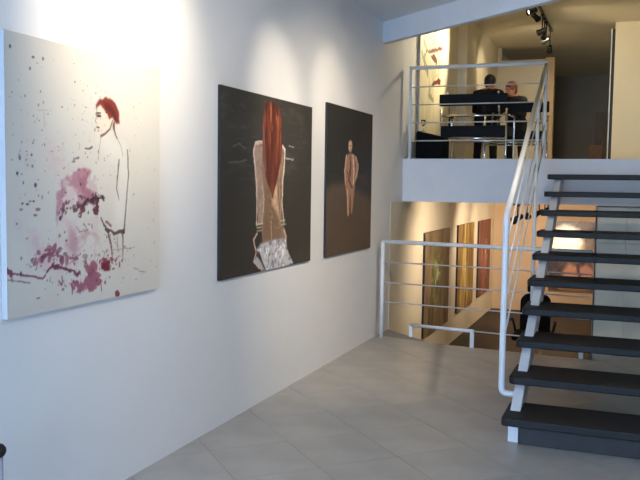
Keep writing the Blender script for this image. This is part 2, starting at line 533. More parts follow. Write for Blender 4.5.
# --- seated profile figure with plum stains on cream
A = Art(1.170, 1.213, 300, 330, (216, 211, 200))
A.mix(np.clip((A.fbm(0.4, 3) - .35) * 1.6, 0, 1), (206, 198, 187), 0.5)
A.mix(np.clip((A.fbm(0.25, 11) - .5) * 3, 0, 1) * np.clip((A.V - .3) * 3, 0, 1), (210, 190, 186), 0.35)
PINK = (186, 134, 146); PLUM = (124, 58, 76); DARK = (70, 44, 50); LINE = (86, 74, 66); PALE = (216, 188, 190)
tx = np.clip((A.fbm(.07, 17) - .38) * 5, 0, 1)
tf = np.clip((A.fbm(.028, 27) - .36) * 6, 0, 1)
A.poly([(0.309, 0.503), (0.382, 0.471), (0.478, 0.465), (0.517, 0.516), (0.544, 0.589), (0.529, 0.731), (0.461, 0.820), (0.347, 0.811), (0.276, 0.737), (0.261, 0.604)], PALE, .6, soft=.03, amp=.05, cell=.05, tex=tx)
A.poly([(0.109, 0.720), (0.202, 0.732), (0.288, 0.783), (0.461, 0.808), (0.541, 0.842), (0.447, 0.907), (0.286, 0.882), (0.184, 0.827)], PALE, .7, soft=.03, amp=.06, cell=.05, seed=4, tex=tx)
A.poly([(0.069, 0.671), (0.142, 0.685), (0.241, 0.772), (0.195, 0.813), (0.119, 0.764)], (212,184,190), .6, soft=.03, amp=.05, cell=.05, seed=5, tex=tx)
A.poly([(0.202, 0.383), (0.305, 0.367), (0.316, 0.472), (0.223, 0.481)], (220,190,190), .55, soft=.04, amp=.06, cell=.05, seed=9, tex=tf)
A.poly([(0.074, 0.372), (0.126, 0.376), (0.114, 0.458), (0.062, 0.470)], (206,190,190), .5, soft=.04, amp=.05, cell=.05, seed=10, tex=tf)
A.poly([(0.358, 0.479), (0.478, 0.469), (0.511, 0.520), (0.523, 0.577), (0.490, 0.612), (0.451, 0.596), (0.431, 0.635), (0.400, 0.603), (0.394, 0.548), (0.339, 0.537), (0.308, 0.575), (0.290, 0.631), (0.277, 0.687), (0.260, 0.668), (0.273, 0.571), (0.309, 0.510)], PINK, .9, soft=.008, amp=.03, cell=.03, seed=3, tex=.35 + .65 * tx)
A.poly([(0.401, 0.494), (0.478, 0.481), (0.497, 0.548), (0.451, 0.588), (0.426, 0.548)], (170,112,126), .7, soft=.01, amp=.03, cell=.03, seed=33, tex=tx)
A.poly([(0.349, 0.710), (0.437, 0.698), (0.529, 0.735), (0.514, 0.812), (0.410, 0.831), (0.348, 0.799)], PINK, .6, soft=.02, amp=.05, cell=.04, seed=13, tex=tx)
A.stroke([(0.301, 0.662), (0.308, 0.601), (0.350, 0.587)], .014, (150,90,106), .8, amp=.02, seed=14, tex=tf)
A.scatter([(0.289, 0.646), (0.338, 0.606), (0.412, 0.619), (0.464, 0.596)], 34, .016, .004, .014, DARK, .85, 5)
A.scatter([(0.425, 0.584), (0.517, 0.577), (0.578, 0.581)], 20, .010, .004, .014, DARK, .9, 6)
A.stroke([(0.490, 0.584), (0.530, 0.581), (0.578, 0.581)], .016, DARK, .85, amp=.015, seed=6, w1=.006)
A.stroke([(0.523, 0.585), (0.516, 0.633)], .034, (88,44,56), .9, amp=.02, seed=7)
A.stroke([(0.400, 0.607), (0.425, 0.635), (0.412, 0.650)], .016, (110,60,70), .8, amp=.015, seed=8)
A.stroke([(0.386, 0.688), (0.411, 0.713), (0.462, 0.708), (0.437, 0.683)], .005, (120,90,92), .6, amp=.01, seed=9)
# bottom stains
A.stroke([(-0.005, 0.835), (0.065, 0.849), (0.189, 0.872)], .007, PLUM, .85, amp=.008, seed=21, w1=.010)
A.stroke([(0.189, 0.872), (0.246, 0.829), (0.323, 0.847), (0.409, 0.883)], .012, PLUM, .9, amp=.015, seed=21)
A.stroke([(0.240, 0.832), (0.311, 0.846), (0.396, 0.878)], .016, (96,44,60), .85, amp=.018, seed=20, tex=.3 + .7 * tf)
A.stroke([(-0.000, 0.829), (0.019, 0.845)], .022, (136,60,78), .9, amp=.012, seed=26)
A.stroke([(0.004, 0.861), (0.117, 0.883)], .006, (130,84,92), .7, amp=.006, seed=22)
A.stroke([(0.151, 0.832), (0.195, 0.791), (0.241, 0.795), (0.397, 0.818)], .012, (110,56,70), .8, amp=.02, seed=23, tex=tf)
A.scatter([(0.140, 0.809), (0.241, 0.780), (0.287, 0.821), (0.435, 0.833)], 60, .016, .004, .014, (140,76,92), .8, 24)
A.scatter([(0.172, 0.878), (0.286, 0.905), (0.434, 0.921)], 26, .010, .003, .010, PLUM, .8, 25)
A.poly([(0.346, 0.919), (0.409, 0.907), (0.434, 0.905), (0.487, 0.870), (0.541, 0.892), (0.561, 0.931), (0.527, 0.939), (0.486, 0.959), (0.447, 0.939), (0.396, 0.945)], (160,96,112), .95, soft=.006, amp=.025, cell=.025, seed=25)
A.poly([(0.435, 0.845), (0.501, 0.831), (0.527, 0.866), (0.474, 0.893)], (150,80,98), .85, soft=.008, amp=.025, cell=.025, seed=26)
A.poly([(0.548, 0.843), (0.611, 0.844), (0.618, 0.882), (0.555, 0.881)], (112,34,50), .95, soft=.006, amp=.015, cell=.025, seed=27)
A.scatter([(0.528, 0.849), (0.611, 0.840), (0.698, 0.860)], 26, .008, .004, .012, (132,56,74), .85, 28)
A.stroke([(0.660, 0.986), (0.668, 0.991)], .034, (140,50,66), .95, amp=.008, seed=29)
A.stroke([(0.358, 0.921), (0.360, 0.952)], .007, PLUM, .8); A.stroke([(0.547, 0.921), (0.551, 0.963)], .006, PLUM, .8); A.stroke([(0.298, 0.876), (0.301, 0.903)], .006, DARK, .7)
A.stroke([(0.408, 0.942), (0.409, 0.958)], .005, PLUM, .7); A.stroke([(0.025, 0.845), (0.025, 0.870)], .005, DARK, .6)
A.stroke([(0.569, 0.853), (0.571, 0.803)], .004, LINE, .5); A.stroke([(0.597, 0.855), (0.599, 0.814)], .004, LINE, .5)
A.stroke([(0.204, 0.263), (0.206, 0.321)], .004, (170,150,140), .6); A.stroke([(0.171, 0.259), (0.226, 0.254)], .004, (180,160,150), .5)
# body lines
A.stroke([(0.679, 0.423), (0.671, 0.473), (0.660, 0.540), (0.678, 0.591)], .012, DARK, .8, amp=.006, seed=31, w1=.005)
A.stroke([(0.742, 0.378), (0.749, 0.489), (0.726, 0.643), (0.714, 0.728)], .009, LINE, .8, amp=.004, seed=32, w1=.012)
A.stroke([(0.550, 0.663), (0.584, 0.709), (0.633, 0.728), (0.714, 0.726)], .009, DARK, .8, amp=.012, seed=33, w1=.022)
A.stroke([(0.598, 0.718), (0.619, 0.773), (0.625, 0.828)], .018, (96,66,62), .75, amp=.008, seed=34, w1=.006)
A.stroke([(0.703, 0.732), (0.706, 0.787), (0.702, 0.856)], .014, (96,72,66), .7, amp=.006, seed=35, w1=.005)
A.stroke([(0.662, 0.742), (0.669, 0.802)], .006, LINE, .5)
A.stroke([(0.584, 0.680), (0.619, 0.698)], .016, (120,70,70), .7, amp=.008, seed=36)
A.stroke([(0.626, 0.799), (0.713, 0.801), (0.798, 0.798)], .005, (140,130,122), .6, amp=.01, seed=37)
A.stroke([(0.790, 0.889), (0.837, 0.907), (0.886, 0.916)], .005, (120,110,106), .6, amp=.006, seed=38)
A.stroke([(0.573, 0.345), (0.629, 0.383), (0.694, 0.389), (0.715, 0.507), (0.685, 0.654)], .10, (238,232,222), .35, soft=.06)
A.scatter([(0.626, 0.740), (0.669, 0.785), (0.698, 0.855)], 16, .008, .002, .006, (110,86,80), .7, 51)
A.scatter([(0.514, 0.812), (0.626, 0.807), (0.744, 0.799)], 26, .008, .002, .006, (120,100,96), .7, 52)
# head
A.poly([(0.527, 0.232), (0.540, 0.207), (0.574, 0.183), (0.616, 0.187), (0.637, 0.226), (0.622, 0.277), (0.587, 0.308), (0.553, 0.318), (0.533, 0.307), (0.526, 0.276), (0.515, 0.273)], (232,212,194), .9, soft=.008)
A.poly([(0.520, 0.212), (0.540, 0.189), (0.581, 0.173), (0.630, 0.174), (0.666, 0.195), (0.684, 0.231), (0.683, 0.268), (0.658, 0.274), (0.640, 0.247), (0.609, 0.253), (0.584, 0.231), (0.554, 0.209), (0.523, 0.220)], (128,54,42), 1, soft=.006, amp=.010)
A.poly([(0.574, 0.195), (0.616, 0.196), (0.651, 0.225), (0.673, 0.265), (0.644, 0.263), (0.623, 0.232), (0.588, 0.222)], (86,32,28), .75, soft=.01)
A.stroke([(0.644, 0.271), (0.644, 0.304), (0.665, 0.332)], .022, (104,60,44), .85, amp=.01, w1=.008)
A.stroke([(0.633, 0.264), (0.615, 0.298), (0.580, 0.320), (0.553, 0.330)], .008, (110,80,64), .85, w1=.014)
A.stroke([(0.525, 0.240), (0.550, 0.238)], .008, DARK, .9); A.stroke([(0.530, 0.251), (0.550, 0.250)], .012, (60,44,44), .9)
A.stroke([(0.527, 0.220), (0.521, 0.260), (0.515, 0.275), (0.526, 0.280)], .004, LINE, .7)
A.stroke([(0.526, 0.296), (0.539, 0.297)], .009, (96,60,60), .9)
A.stroke([(0.553, 0.330), (0.539, 0.387), (0.532, 0.428)], .005, (150,140,126), .7); A.stroke([(0.665, 0.332), (0.694, 0.364), (0.708, 0.405)], .005, (140,124,108), .7)
A.stroke([(0.447, 0.383), (0.472, 0.386), (0.492, 0.377)], .008, DARK, .7, amp=.006)
A.splat(60, .02, .62, .05, .95, .002, .009, (74,58,60), .8, 41)
A.splat(60, .02, .55, .20, .45, .002, .007, (120,86,90), .7, 42)
A.splat(70, .55, .98, .10, .97, .0015, .006, (120,112,104), .6, 43)
A.splat(40, .05, .60, .60, .95, .003, .012, (120,62,76), .8, 44)
A.splat(22, .05, .17, .40, .60, .003, .010, (58,48,52), .9, 45)
A.splat(30, .30, .62, .40, .62, .003, .010, DARK, .8, 46)
A.splat(40, .36, .60, .12, .34, .002, .006, (120,104,92), .6, 47)
A.splat(30, .35, .75, .80, .93, .003, .010, PLUM, .8, 48)
hang(A, 'canvas_painting', 'pale canvas of a red haired figure in profile over plum paint stains', 'painting', 'left', 2.650, 3.820, 1.006, 2.219, 0.032, 'art', 'edge_pale', group='large canvases on the gallery wall')

# --- long red hair, seen from behind, white drapery
A = Art(1.554, 1.252, 260, 240, (60, 57, 52))
A.mix(np.clip(A.V * 1.1 - .25, 0, 1), (66, 58, 49), 0.9)
A.mix(np.clip((A.fbm(0.25, 5, sx=.35) - .5) * 4, 0, 1), (84, 80, 74), 0.35)
ch = np.clip((A.fbm(.05, 9, sx=.3) - .6) * 8, 0, 1) * np.clip((.55 - A.V) * 5, 0, 1)
A.mix(ch, (130, 128, 120), .18)
lace = np.clip((A.fbm(.03, 77) - .5) * 8, 0, 1)
for k in range(7):
    v = .05 + .07 * k
    A.stroke([(.05, v), (.95, v + .01)], .004, (120, 118, 110), .35, amp=.012, seed=60 + k, tex=np.clip((A.fbm(.12, 70 + k) - .5) * 8, 0, 1))
A.stroke([(0.110, 0.303), (0.175, 0.289), (0.233, 0.312)], .010, (140,138,130), .6, amp=.012, seed=3); A.stroke([(0.066, 0.393), (0.176, 0.384), (0.243, 0.371)], .012, (130,128,120), .6, amp=.012, seed=4)
A.stroke([(0.667, 0.342), (0.753, 0.350)], .014, (196,194,186), .8, amp=.01, seed=5); A.stroke([(0.702, 0.268), (0.764, 0.270)], .008, (190,188,180), .8, amp=.01)
# torso and arms
A.poly([(0.312, 0.291), (0.352, 0.266), (0.415, 0.262), (0.571, 0.270), (0.654, 0.294), (0.655, 0.384), (0.623, 0.535), (0.626, 0.685), (0.652, 0.765), (0.689, 0.816), (0.678, 0.858), (0.403, 0.837), (0.402, 0.739), (0.357, 0.590), (0.324, 0.423)], (150,122,100), 1, soft=.012, amp=.008)
A.poly([(0.441, 0.489), (0.598, 0.487), (0.589, 0.624), (0.615, 0.751), (0.605, 0.835), (0.414, 0.820), (0.422, 0.677)], (134,106,82), .9, soft=.03)
A.poly([(0.496, 0.523), (0.564, 0.499), (0.578, 0.624), (0.603, 0.726), (0.567, 0.665), (0.509, 0.622)], (226,186,150), .95, soft=.02)
A.poly([(0.312, 0.302), (0.363, 0.266), (0.394, 0.275), (0.397, 0.421), (0.421, 0.591), (0.412, 0.728), (0.360, 0.737), (0.347, 0.590), (0.324, 0.434)], (176,148,132), 1, soft=.01, amp=.006)
A.stroke([(0.394, 0.264), (0.332, 0.273), (0.307, 0.313), (0.323, 0.395), (0.340, 0.489), (0.347, 0.618), (0.344, 0.730)], .026, (232,212,200), .95, amp=.010, seed=3, w1=.014)
A.stroke([(0.397, 0.478), (0.421, 0.591), (0.401, 0.716)], .014, (222,190,168), .8, amp=.008, seed=4)
A.stroke([(0.605, 0.267), (0.654, 0.294), (0.649, 0.385), (0.628, 0.487), (0.625, 0.625), (0.651, 0.729)], .026, (236,214,202), .95, amp=.010, seed=5, w1=.014)
A.stroke([(0.596, 0.357), (0.587, 0.505), (0.614, 0.685)], .012, (196,158,134), .8, amp=.008, seed=6)
A.stroke([(0.500, 0.721), (0.507, 0.827)], .012, (214,184,150), .8, amp=.006)
tm = A.pm([(0.312, 0.291), (0.352, 0.266), (0.653, 0.282), (0.655, 0.384), (0.640, 0.777), (0.360, 0.760), (0.324, 0.423)], .01, .006)
A.mix(tm * lace, (96, 78, 66), .2)
A.mix(tm * np.clip((A.fbm(.025, 87) - .62) * 9, 0, 1), (226, 204, 190), .25)
# wrist bands, hands
for k in range(3):
    A.stroke([[(0.344, 0.728)][0], [(0.407, 0.725)][0]], .010, (214,202,180), .8)
A.stroke([(0.349, 0.748), (0.402, 0.745)], .010, (206,196,176), .8); A.stroke([(0.350, 0.765), (0.402, 0.765)], .010, (196,186,166), .8)
A.stroke([(0.603, 0.720), (0.663, 0.717)], .010, (206,196,176), .8); A.stroke([(0.609, 0.745), (0.675, 0.742)], .010, (196,186,166), .8)
A.stroke([(0.350, 0.782), (0.314, 0.813), (0.341, 0.882), (0.321, 0.937), (0.363, 0.964), (0.406, 0.992)], .018, (224,186,170), .95, amp=.008, seed=8)
A.stroke([(0.652, 0.777), (0.677, 0.828), (0.666, 0.876)], .026, (214,180,164), .9, amp=.008, seed=9)
# drapery
dm = A.pm([(0.393, 0.836), (0.491, 0.832), (0.605, 0.826), (0.677, 0.834), (0.691, 0.896), (0.768, 0.991), (0.669, 1.002), (0.550, 1.000), (0.439, 1.002), (0.405, 0.934), (0.351, 0.872)], .008, .008)
A.mix(dm, (206, 204, 206)); A.mix(dm * np.clip((A.fbm(.07, 33, sx=1.3) - .52) * 8, 0, 1), (142, 140, 146), .7)
A.mix(dm * np.clip((A.fbm(.05, 43) - .6) * 9, 0, 1), (248, 247, 248), .95)
A.mix(dm * np.clip((A.fbm(.03, 143, sx=1.5) - .56) * 9, 0, 1), (112, 110, 118), .7)
A.poly([(0.311, 0.936), (0.352, 0.906), (0.395, 0.945), (0.439, 1.002), (0.363, 0.964)], (206,200,200), .9, soft=.008)
A.stroke([(0.372, 0.885), (0.405, 0.946), (0.444, 0.997)], .016, (60,54,52), .9)
# hair
hm = A.pm([(0.422, 0.047), (0.476, 0.027), (0.532, 0.026), (0.578, 0.052), (0.608, 0.119), (0.623, 0.248), (0.607, 0.356), (0.574, 0.452), (0.541, 0.523), (0.514, 0.587), (0.485, 0.535), (0.440, 0.466), (0.412, 0.364), (0.399, 0.252), (0.402, 0.139)], .008, .008)
A.mix(hm, (100, 48, 37))
A.mix(hm * np.clip((A.fbm(.10, 53, sx=3.0, sy=.35) - .5) * 7, 0, 1), (146, 76, 52), .7)
A.mix(hm * np.clip((A.fbm(.10, 63, sx=3.4, sy=.35) - .56) * 8, 0, 1), (62, 28, 25), .85)
A.mix(hm * np.clip((A.fbm(.06, 73, sx=3.4, sy=.4) - .62) * 9, 0, 1) * np.clip(.4 - A.V, 0, 1) * 3, (214, 140, 92), .9)
A.stroke([(0.408, 0.167), (0.416, 0.307), (0.439, 0.420)], .022, (150,104,104), .6, amp=.006)
hang(A, 'canvas_painting', 'dark canvas of a woman with long red hair seen from behind', 'painting', 'left', 4.541, 6.095, 0.966, 2.218, 0.022, 'art', 'edge_dark', group='large canvases on the gallery wall')

# --- small standing figure in a dark field
A = Art(1.273, 1.334, 230, 250, (40, 39, 37))
A.mix(A.pm([(-0.119, 0.574), (0.166, 0.522), (0.373, 0.507), (0.669, 0.563), (1.129, 0.656), (1.160, 1.124), (-0.101, 1.020)], .05), (92, 77, 64))
A.mix(np.clip((A.fbm(.3, 3) - .45) * 3, 0, 1) * (A.V > .45), (104, 84, 62), .4)
A.poly([(0.765, 0.164), (0.888, 0.157), (0.891, 0.208), (0.768, 0.215)], (84,44,42), .6, soft=.05); A.poly([(0.758, 0.461), (0.882, 0.460), (0.885, 0.519), (0.762, 0.519)], (96,52,46), .6, soft=.05)
A.stroke([(0.216, 0.296), (0.240, 0.361)], .03, (66,66,60), .6, amp=.02)
A.poly([(0.396, 0.329), (0.450, 0.310), (0.516, 0.307), (0.597, 0.322), (0.670, 0.377), (0.651, 0.463), (0.596, 0.520), (0.578, 0.605), (0.559, 0.676), (0.539, 0.732), (0.512, 0.731), (0.496, 0.632), (0.485, 0.730), (0.451, 0.750), (0.428, 0.729), (0.417, 0.618), (0.378, 0.521), (0.352, 0.439)], (168,124,100), 1, soft=.010, amp=.010, cell=.02)
A.stroke([(0.396, 0.329), (0.364, 0.426), (0.384, 0.521)], .030, (222,186,160), .9, amp=.012, seed=2, w1=.02)
A.stroke([(0.540, 0.324), (0.563, 0.422), (0.557, 0.520)], .026, (236,212,192), .9, amp=.012, seed=3)
A.stroke([(0.609, 0.329), (0.666, 0.391), (0.617, 0.477)], .020, (214,180,156), .9, amp=.010, seed=4)
A.stroke([(0.432, 0.562), (0.446, 0.660), (0.454, 0.736)], .020, (236,200,164), .95, amp=.006, seed=5); A.stroke([(0.530, 0.563), (0.535, 0.661), (0.527, 0.717)], .018, (196,150,118), .9, amp=.006, seed=6)
A.stroke([(0.487, 0.604), (0.493, 0.674), (0.494, 0.738)], .018, (66,52,43), .95, w1=.04)
A.stroke([(0.477, 0.333), (0.494, 0.395), (0.472, 0.479)], .030, (64,28,28), .95, amp=.016, seed=7)
A.stroke([(0.424, 0.438), (0.448, 0.493), (0.529, 0.542)], .022, (58,34,32), .9, amp=.012, seed=8)
A.stroke([(0.588, 0.365), (0.615, 0.435)], .016, (60,44,40), .9, amp=.008, seed=9)
A.poly([(0.441, 0.231), (0.467, 0.216), (0.512, 0.221), (0.521, 0.262), (0.494, 0.301), (0.458, 0.299), (0.434, 0.266)], (206,164,136), 1, soft=.010)
A.stroke([(0.450, 0.238), (0.452, 0.279)], .018, (236,206,182), .9)
A.stroke([(0.434, 0.252), (0.440, 0.218), (0.477, 0.206), (0.530, 0.220), (0.542, 0.282)], .018, (58,38,30), .95, w1=.026)
A.stroke([(0.447, 0.258), (0.502, 0.256)], .008, (60,40,36), .8); A.stroke([(0.462, 0.285), (0.493, 0.284)], .006, (120,60,56), .8)
hang(A, 'canvas_painting', 'dark canvas with one small standing figure on a brown ground', 'painting', 'left', 6.446, 7.719, 0.961, 2.295, 0.022, 'art', 'edge_dark', group='large canvases on the gallery wall')

# --- three abstract canvases on the lower wall
def abstract(seed, pal, base):
    A = Art(1.4, 1.38, 90, 120, base)
    n = A.fbm(0.5, seed, sx=2.6, sy=.7)
    for k, (lo, col, al) in enumerate(pal):
        A.mix(np.clip((A.fbm(0.35, seed + 7 * k, sx=2.4, sy=.6) - lo) * 7, 0, 1), col, al)
    return A
A = abstract(21, [(.45, (92, 78, 52), .8), (.55, (150, 128, 96), .7), (.62, (60, 46, 34), .8)], (128, 106, 82))
b = np.exp(-((A.U - .45) / .2) ** 2 - ((A.V - .42) / .28) ** 2)
A.mix(b * np.clip((A.fbm(.12, 31, sx=2) - .35) * 3, 0, 1), (136, 164, 84), .9)
A.mix(b * np.clip((A.fbm(.06, 41) - .55) * 6, 0, 1), (226, 228, 186), .9)
hang(A, 'abstract_painting', 'abstract canvas of brown vertical strokes with a green centre', 'painting', 'left', 10.0, 11.47, -0.378, 0.99, 0.03, 'art', 'edge_dark', 0.004, group='abstract canvases on the lower wall')
A = abstract(61, [(.42, (150, 116, 56), .8), (.52, (206, 176, 98), .8), (.64, (92, 62, 34), .7)], (132, 100, 56))
A.mix(np.exp(-((A.U - .5) / .16) ** 2) * np.clip((A.fbm(.15, 71, sx=2, sy=.6) - .4) * 4, 0, 1), (236, 216, 140), .8)
hang(A, 'abstract_painting', 'abstract canvas of golden yellow vertical strokes', 'painting', 'left', 12.09, 13.39, -0.355, 0.995, 0.03, 'art', 'edge_dark', 0.004, group='abstract canvases on the lower wall')
A = abstract(91, [(.42, (132, 70, 54), .8), (.55, (190, 120, 96), .8), (.64, (70, 40, 32), .7)], (116, 74, 56))
A.mix(np.exp(-((A.U - .6) / .2) ** 2 - ((A.V - .45) / .2) ** 2) * np.clip((A.fbm(.1, 101) - .4) * 4, 0, 1), (232, 186, 170), .8)
hang(A, 'abstract_painting', 'abstract canvas of rusty red and pink vertical strokes', 'painting', 'left', 13.86, 15.06, -0.336, 0.99, 0.03, 'art', 'edge_dark', 0.004, group='abstract canvases on the lower wall')

# --- figure painting on the lower back wall
A = Art(0.82, 1.28, 90, 140, (104, 76, 48))
A.mix(np.clip((A.fbm(.2, 111) - .45) * 5, 0, 1), (156, 122, 72), .8)
A.mix(np.clip((A.fbm(.12, 121) - .55) * 6, 0, 1), (62, 42, 28), .8)
A.poly([(.05, .12), (.3, .05), (.62, .1), (.72, .3), (.6, .5), (.3, .52), (.02, .4)], (244, 214, 168), .95, soft=.05, amp=.03)  # pale patch paints in the spotlight glare on the varnish
A.poly([(.3, .72), (.45, .6), (.62, .66), (.8, .6), (.96, .7), (.9, .9), (.6, .95), (.35, .9)], (226, 158, 120), .95, soft=.03, amp=.03, seed=5)
A.stroke([(.62, .62), (.66, .78), (.6, .9)], .05, (96, 50, 34), .8, amp=.02)
A.poly([(.72, .3), (.95, .2), (.95, .5), (.7, .55)], (196, 168, 110), .7, soft=.04, amp=.05, cell=.06)
hang(A, 'figure_painting', 'gold and flesh coloured painting on the tan wall below the stairs', 'painting', 'back', 1.05, 1.90, -0.345, 0.96, 0.04, 'art_gloss', 'edge_dark', 15.6)

# --- tall panel with red shapes on the mezzanine
A = Art(1.40, 2.0, 110, 180, (236, 224, 190))
A.mix(np.clip((A.fbm(.3, 131, sx=2.4, sy=.7) - .55) * 4, 0, 1), (196, 184, 146), .5)
G = (124,122,92); RD = (84,12,8)
A.stroke([(0.120, 0.297), (0.239, 0.344), (0.135, 0.404), (0.296, 0.474)], .05, G, .7, amp=.05, seed=3); A.stroke([(0.058, 0.376), (0.179, 0.448), (0.300, 0.498)], .05, G, .7, amp=.05, seed=4)
A.stroke([(0.773, 0.378), (0.699, 0.451), (0.499, 0.506)], .06, (176,170,136), .7, amp=.05, seed=5)
A.poly([(0.203, 0.354), (0.431, 0.318), (0.885, 0.255), (0.845, 0.279), (0.594, 0.319), (0.356, 0.350)], RD, .95, soft=.008, amp=.03)
A.poly([(0.398, 0.365), (0.515, 0.340), (0.642, 0.359), (0.648, 0.397), (0.481, 0.388)], RD, .95, soft=.008, amp=.02, seed=8)
A.poly([(0.411, 0.451), (0.651, 0.416), (0.620, 0.490), (0.459, 0.510)], (190,184,150), .8, soft=.03, amp=.03)
A.poly([(0.426, 0.557), (0.501, 0.519), (0.663, 0.493), (0.703, 0.476), (0.833, 0.478), (0.795, 0.514), (0.625, 0.522)], (90,16,12), .95, soft=.008, amp=.02, seed=9)
A.stroke([(0.388, 0.566), (0.355, 0.612), (0.518, 0.632)], .07, (140,140,112), .8, amp=.04, seed=10)
A.stroke([(0.190, 0.265), (0.125, 0.333)], .03, (166,160,126), .6, amp=.04, seed=12)
hang(A, 'wall_panel_painting', 'tall cream panel painted with red shapes beside the balcony', 'painting', 'left', 9.52, 10.88, 1.96, 3.96, 0.03, 'art', 'edge_pale', 0.004)

# ------------------------------------------------------------------ TRACK SPOTLIGHTS
LENS = emit_mat('lamp_lens', (1.0, 0.86, 0.62, 1), 6.0)
def spotlight(loc, target, energy, size, blend, col, label, group, drop=0.10, radius=0.03, mount=None):
    """lamp head at loc hanging from a mount point drop above it"""
    loc = Vector(loc); d = (Vector(target) - loc).normalized()
    root = thing('track_spotlight', label, 'spotlight', loc, group)
    q = d.to_track_quat('Z', 'Y').to_matrix().to_4x4()
    mt = Matrix.Translation(loc) @ q
    bm = bmesh.new()
    lathe(bm, [(0.02, -0.07), (0.034, -0.06), (0.036, 0.03), (0.047, 0.06), (0.047, 0.075), (0.040, 0.075), (0.034, 0.045), (0.001, 0.045)], 16, mt)
    obj('lamp_head', bm, 'black', root)
    bm = bmesh.new(); lathe(bm, [(0.001, 0.046), (0.033, 0.046), (0.033, 0.049), (0.001, 0.049)], 16, mt)
    obj('lens', bm, LENS, root)
    bm = bmesh.new(); tube(bm, [loc + Vector((0, 0, 0.0)), loc + Vector((0, 0, drop))], 0.009, 8)
    box(bm, loc.x - 0.02, loc.x + 0.02, loc.y - 0.045, loc.y + 0.045, loc.z + drop - 0.03, loc.z + drop)
    obj('bracket', bm, 'black', root)
    if energy:
        l = bpy.data.lights.new('spot_beam', 'SPOT'); l.energy = energy; l.spot_size = math.radians(size); l.spot_blend = blend
        l.color = col; l.shadow_soft_size = radius
        lo = bpy.data.objects.new('spot_beam', l); COL.objects.link(lo); lo.parent = root
        lo.matrix_local = Matrix.Translation(d * 0.085) @ d.to_track_quat('-Z', 'Y').to_matrix().to_4x4()
    return root
def track(x, y0, y1, z, label):
    bm = bmesh.new(); box(bm, x - 0.018, x + 0.018, y0, y1, z - 0.025, z)
    o = obj('lighting_track', bm, 'black'); tag(o, label, 'track')
WARM = (1.0, 0.86, 0.58); WARM2 = (1.0, 0.80, 0.60); WARM3 = (1.0, 0.86, 0.66)
track(1.25, 2.6, 6.2, ZC, 'black lighting track on the gallery ceiling nearer the canvases')
track(2.45, 2.6, 5.3, ZC, 'black lighting track on the gallery ceiling above the staircase')  # second track, added out of view to carry the fill lamps
GL = 'spotlights lighting the large canvases'
for x, y, tg, e, sz, what in ((1.25, 3.30, (0.0, 3.50, 2.46), 160, 72, 'aimed at the plum stained canvas'),
                     (2.45, 3.10, (0.0, 4.5, 1.3), 130, 84, 'with a wide beam on the pale canvas'),  # added out-of-view lamp, evens the light along the left wall
                     (1.25, 5.15, (0.0, 5.42, 2.25), 46, 46, 'aimed at the red hair canvas'),
                     (2.45, 4.90, (0.0, 6.7, 1.2), 260, 72, 'with a wide beam on the two dark canvases'),  # added out-of-view lamp, lifts the far wall and slab
                     (1.25, 5.90, (0.0, 6.60, 2.3), 44, 44, 'aimed at the small standing figure canvas'),
                     (2.45, 5.15, (2.3, 8.6, 1.3), 60, 62, 'aimed along the staircase')):  # added out-of-view lamp, puts warm light on treads and slab
    spotlight((x, y, 3.13), tg, e, sz, 1.0, WARM3, 'black gallery track spotlight ' + what, GL, drop=0.125)
# mezzanine
track(1.12, 10.3, 14.0, ZT, 'black lighting track on the mezzanine ceiling')
GM = 'spotlights on the mezzanine track'
for y, z, tg, e, sz, what in ((11.30, 3.97, (0.05, 10.5, 3.55), 270, 78, 'aimed at the panel with red shapes'),
                     (11.62, 3.96, (2.5, 13.6, 2.8), 95, 100, 'aimed at the plain cream wall opposite'),
                     (12.55, 3.93, (0.0, 12.9, 3.5), 10, 60, 'aimed past the wall pilaster'),
                     (12.85, 3.92, (0.5, 15.5, 2.9), 36, 110, 'aimed at the partition behind the two people'),
                     (13.15, 3.90, (0.0, 13.75, 3.5), 34, 46, 'aimed at the wall behind the black haired person'),
                     (13.75, 3.86, (0.9, 15.5, 2.9), 12, 80, 'last on the track, next to the partition')):
    spotlight((1.12, y, z), tg, e, sz, 0.6, WARM, 'black mezzanine track spotlight ' + what, GM, drop=ZT - 0.025 - z, radius=0.07)
# lower level
track(1.21, 9.3, 14.2, ZS, 'black lighting track under the mezzanine slab')
GB = 'spotlights under the mezzanine slab'
for y, tg, e, sz, what in ((9.75, (0.0, 10.3, 0.45), 80, 130, 'aimed at the green centred abstract'),
                     (10.65, (1.36, 15.6, 0.56), 1700, 9, 'aimed at the gold and flesh painting'),
                     (12.1, (0.0, 12.75, 0.6), 85, 100, 'aimed at the golden abstract'),
                     (12.9, (0.0, 14.5, 0.4), 85, 100, 'aimed at the rusty red abstract'),
                     (13.4, (1.0, 15.6, 0.3), 75, 130, 'last under the slab, aimed at the tan back wall')):
    spotlight((1.21, y, 1.22), tg, e, sz, 0.9, WARM2, 'black spotlight under the slab ' + what, GB, drop=0.17)

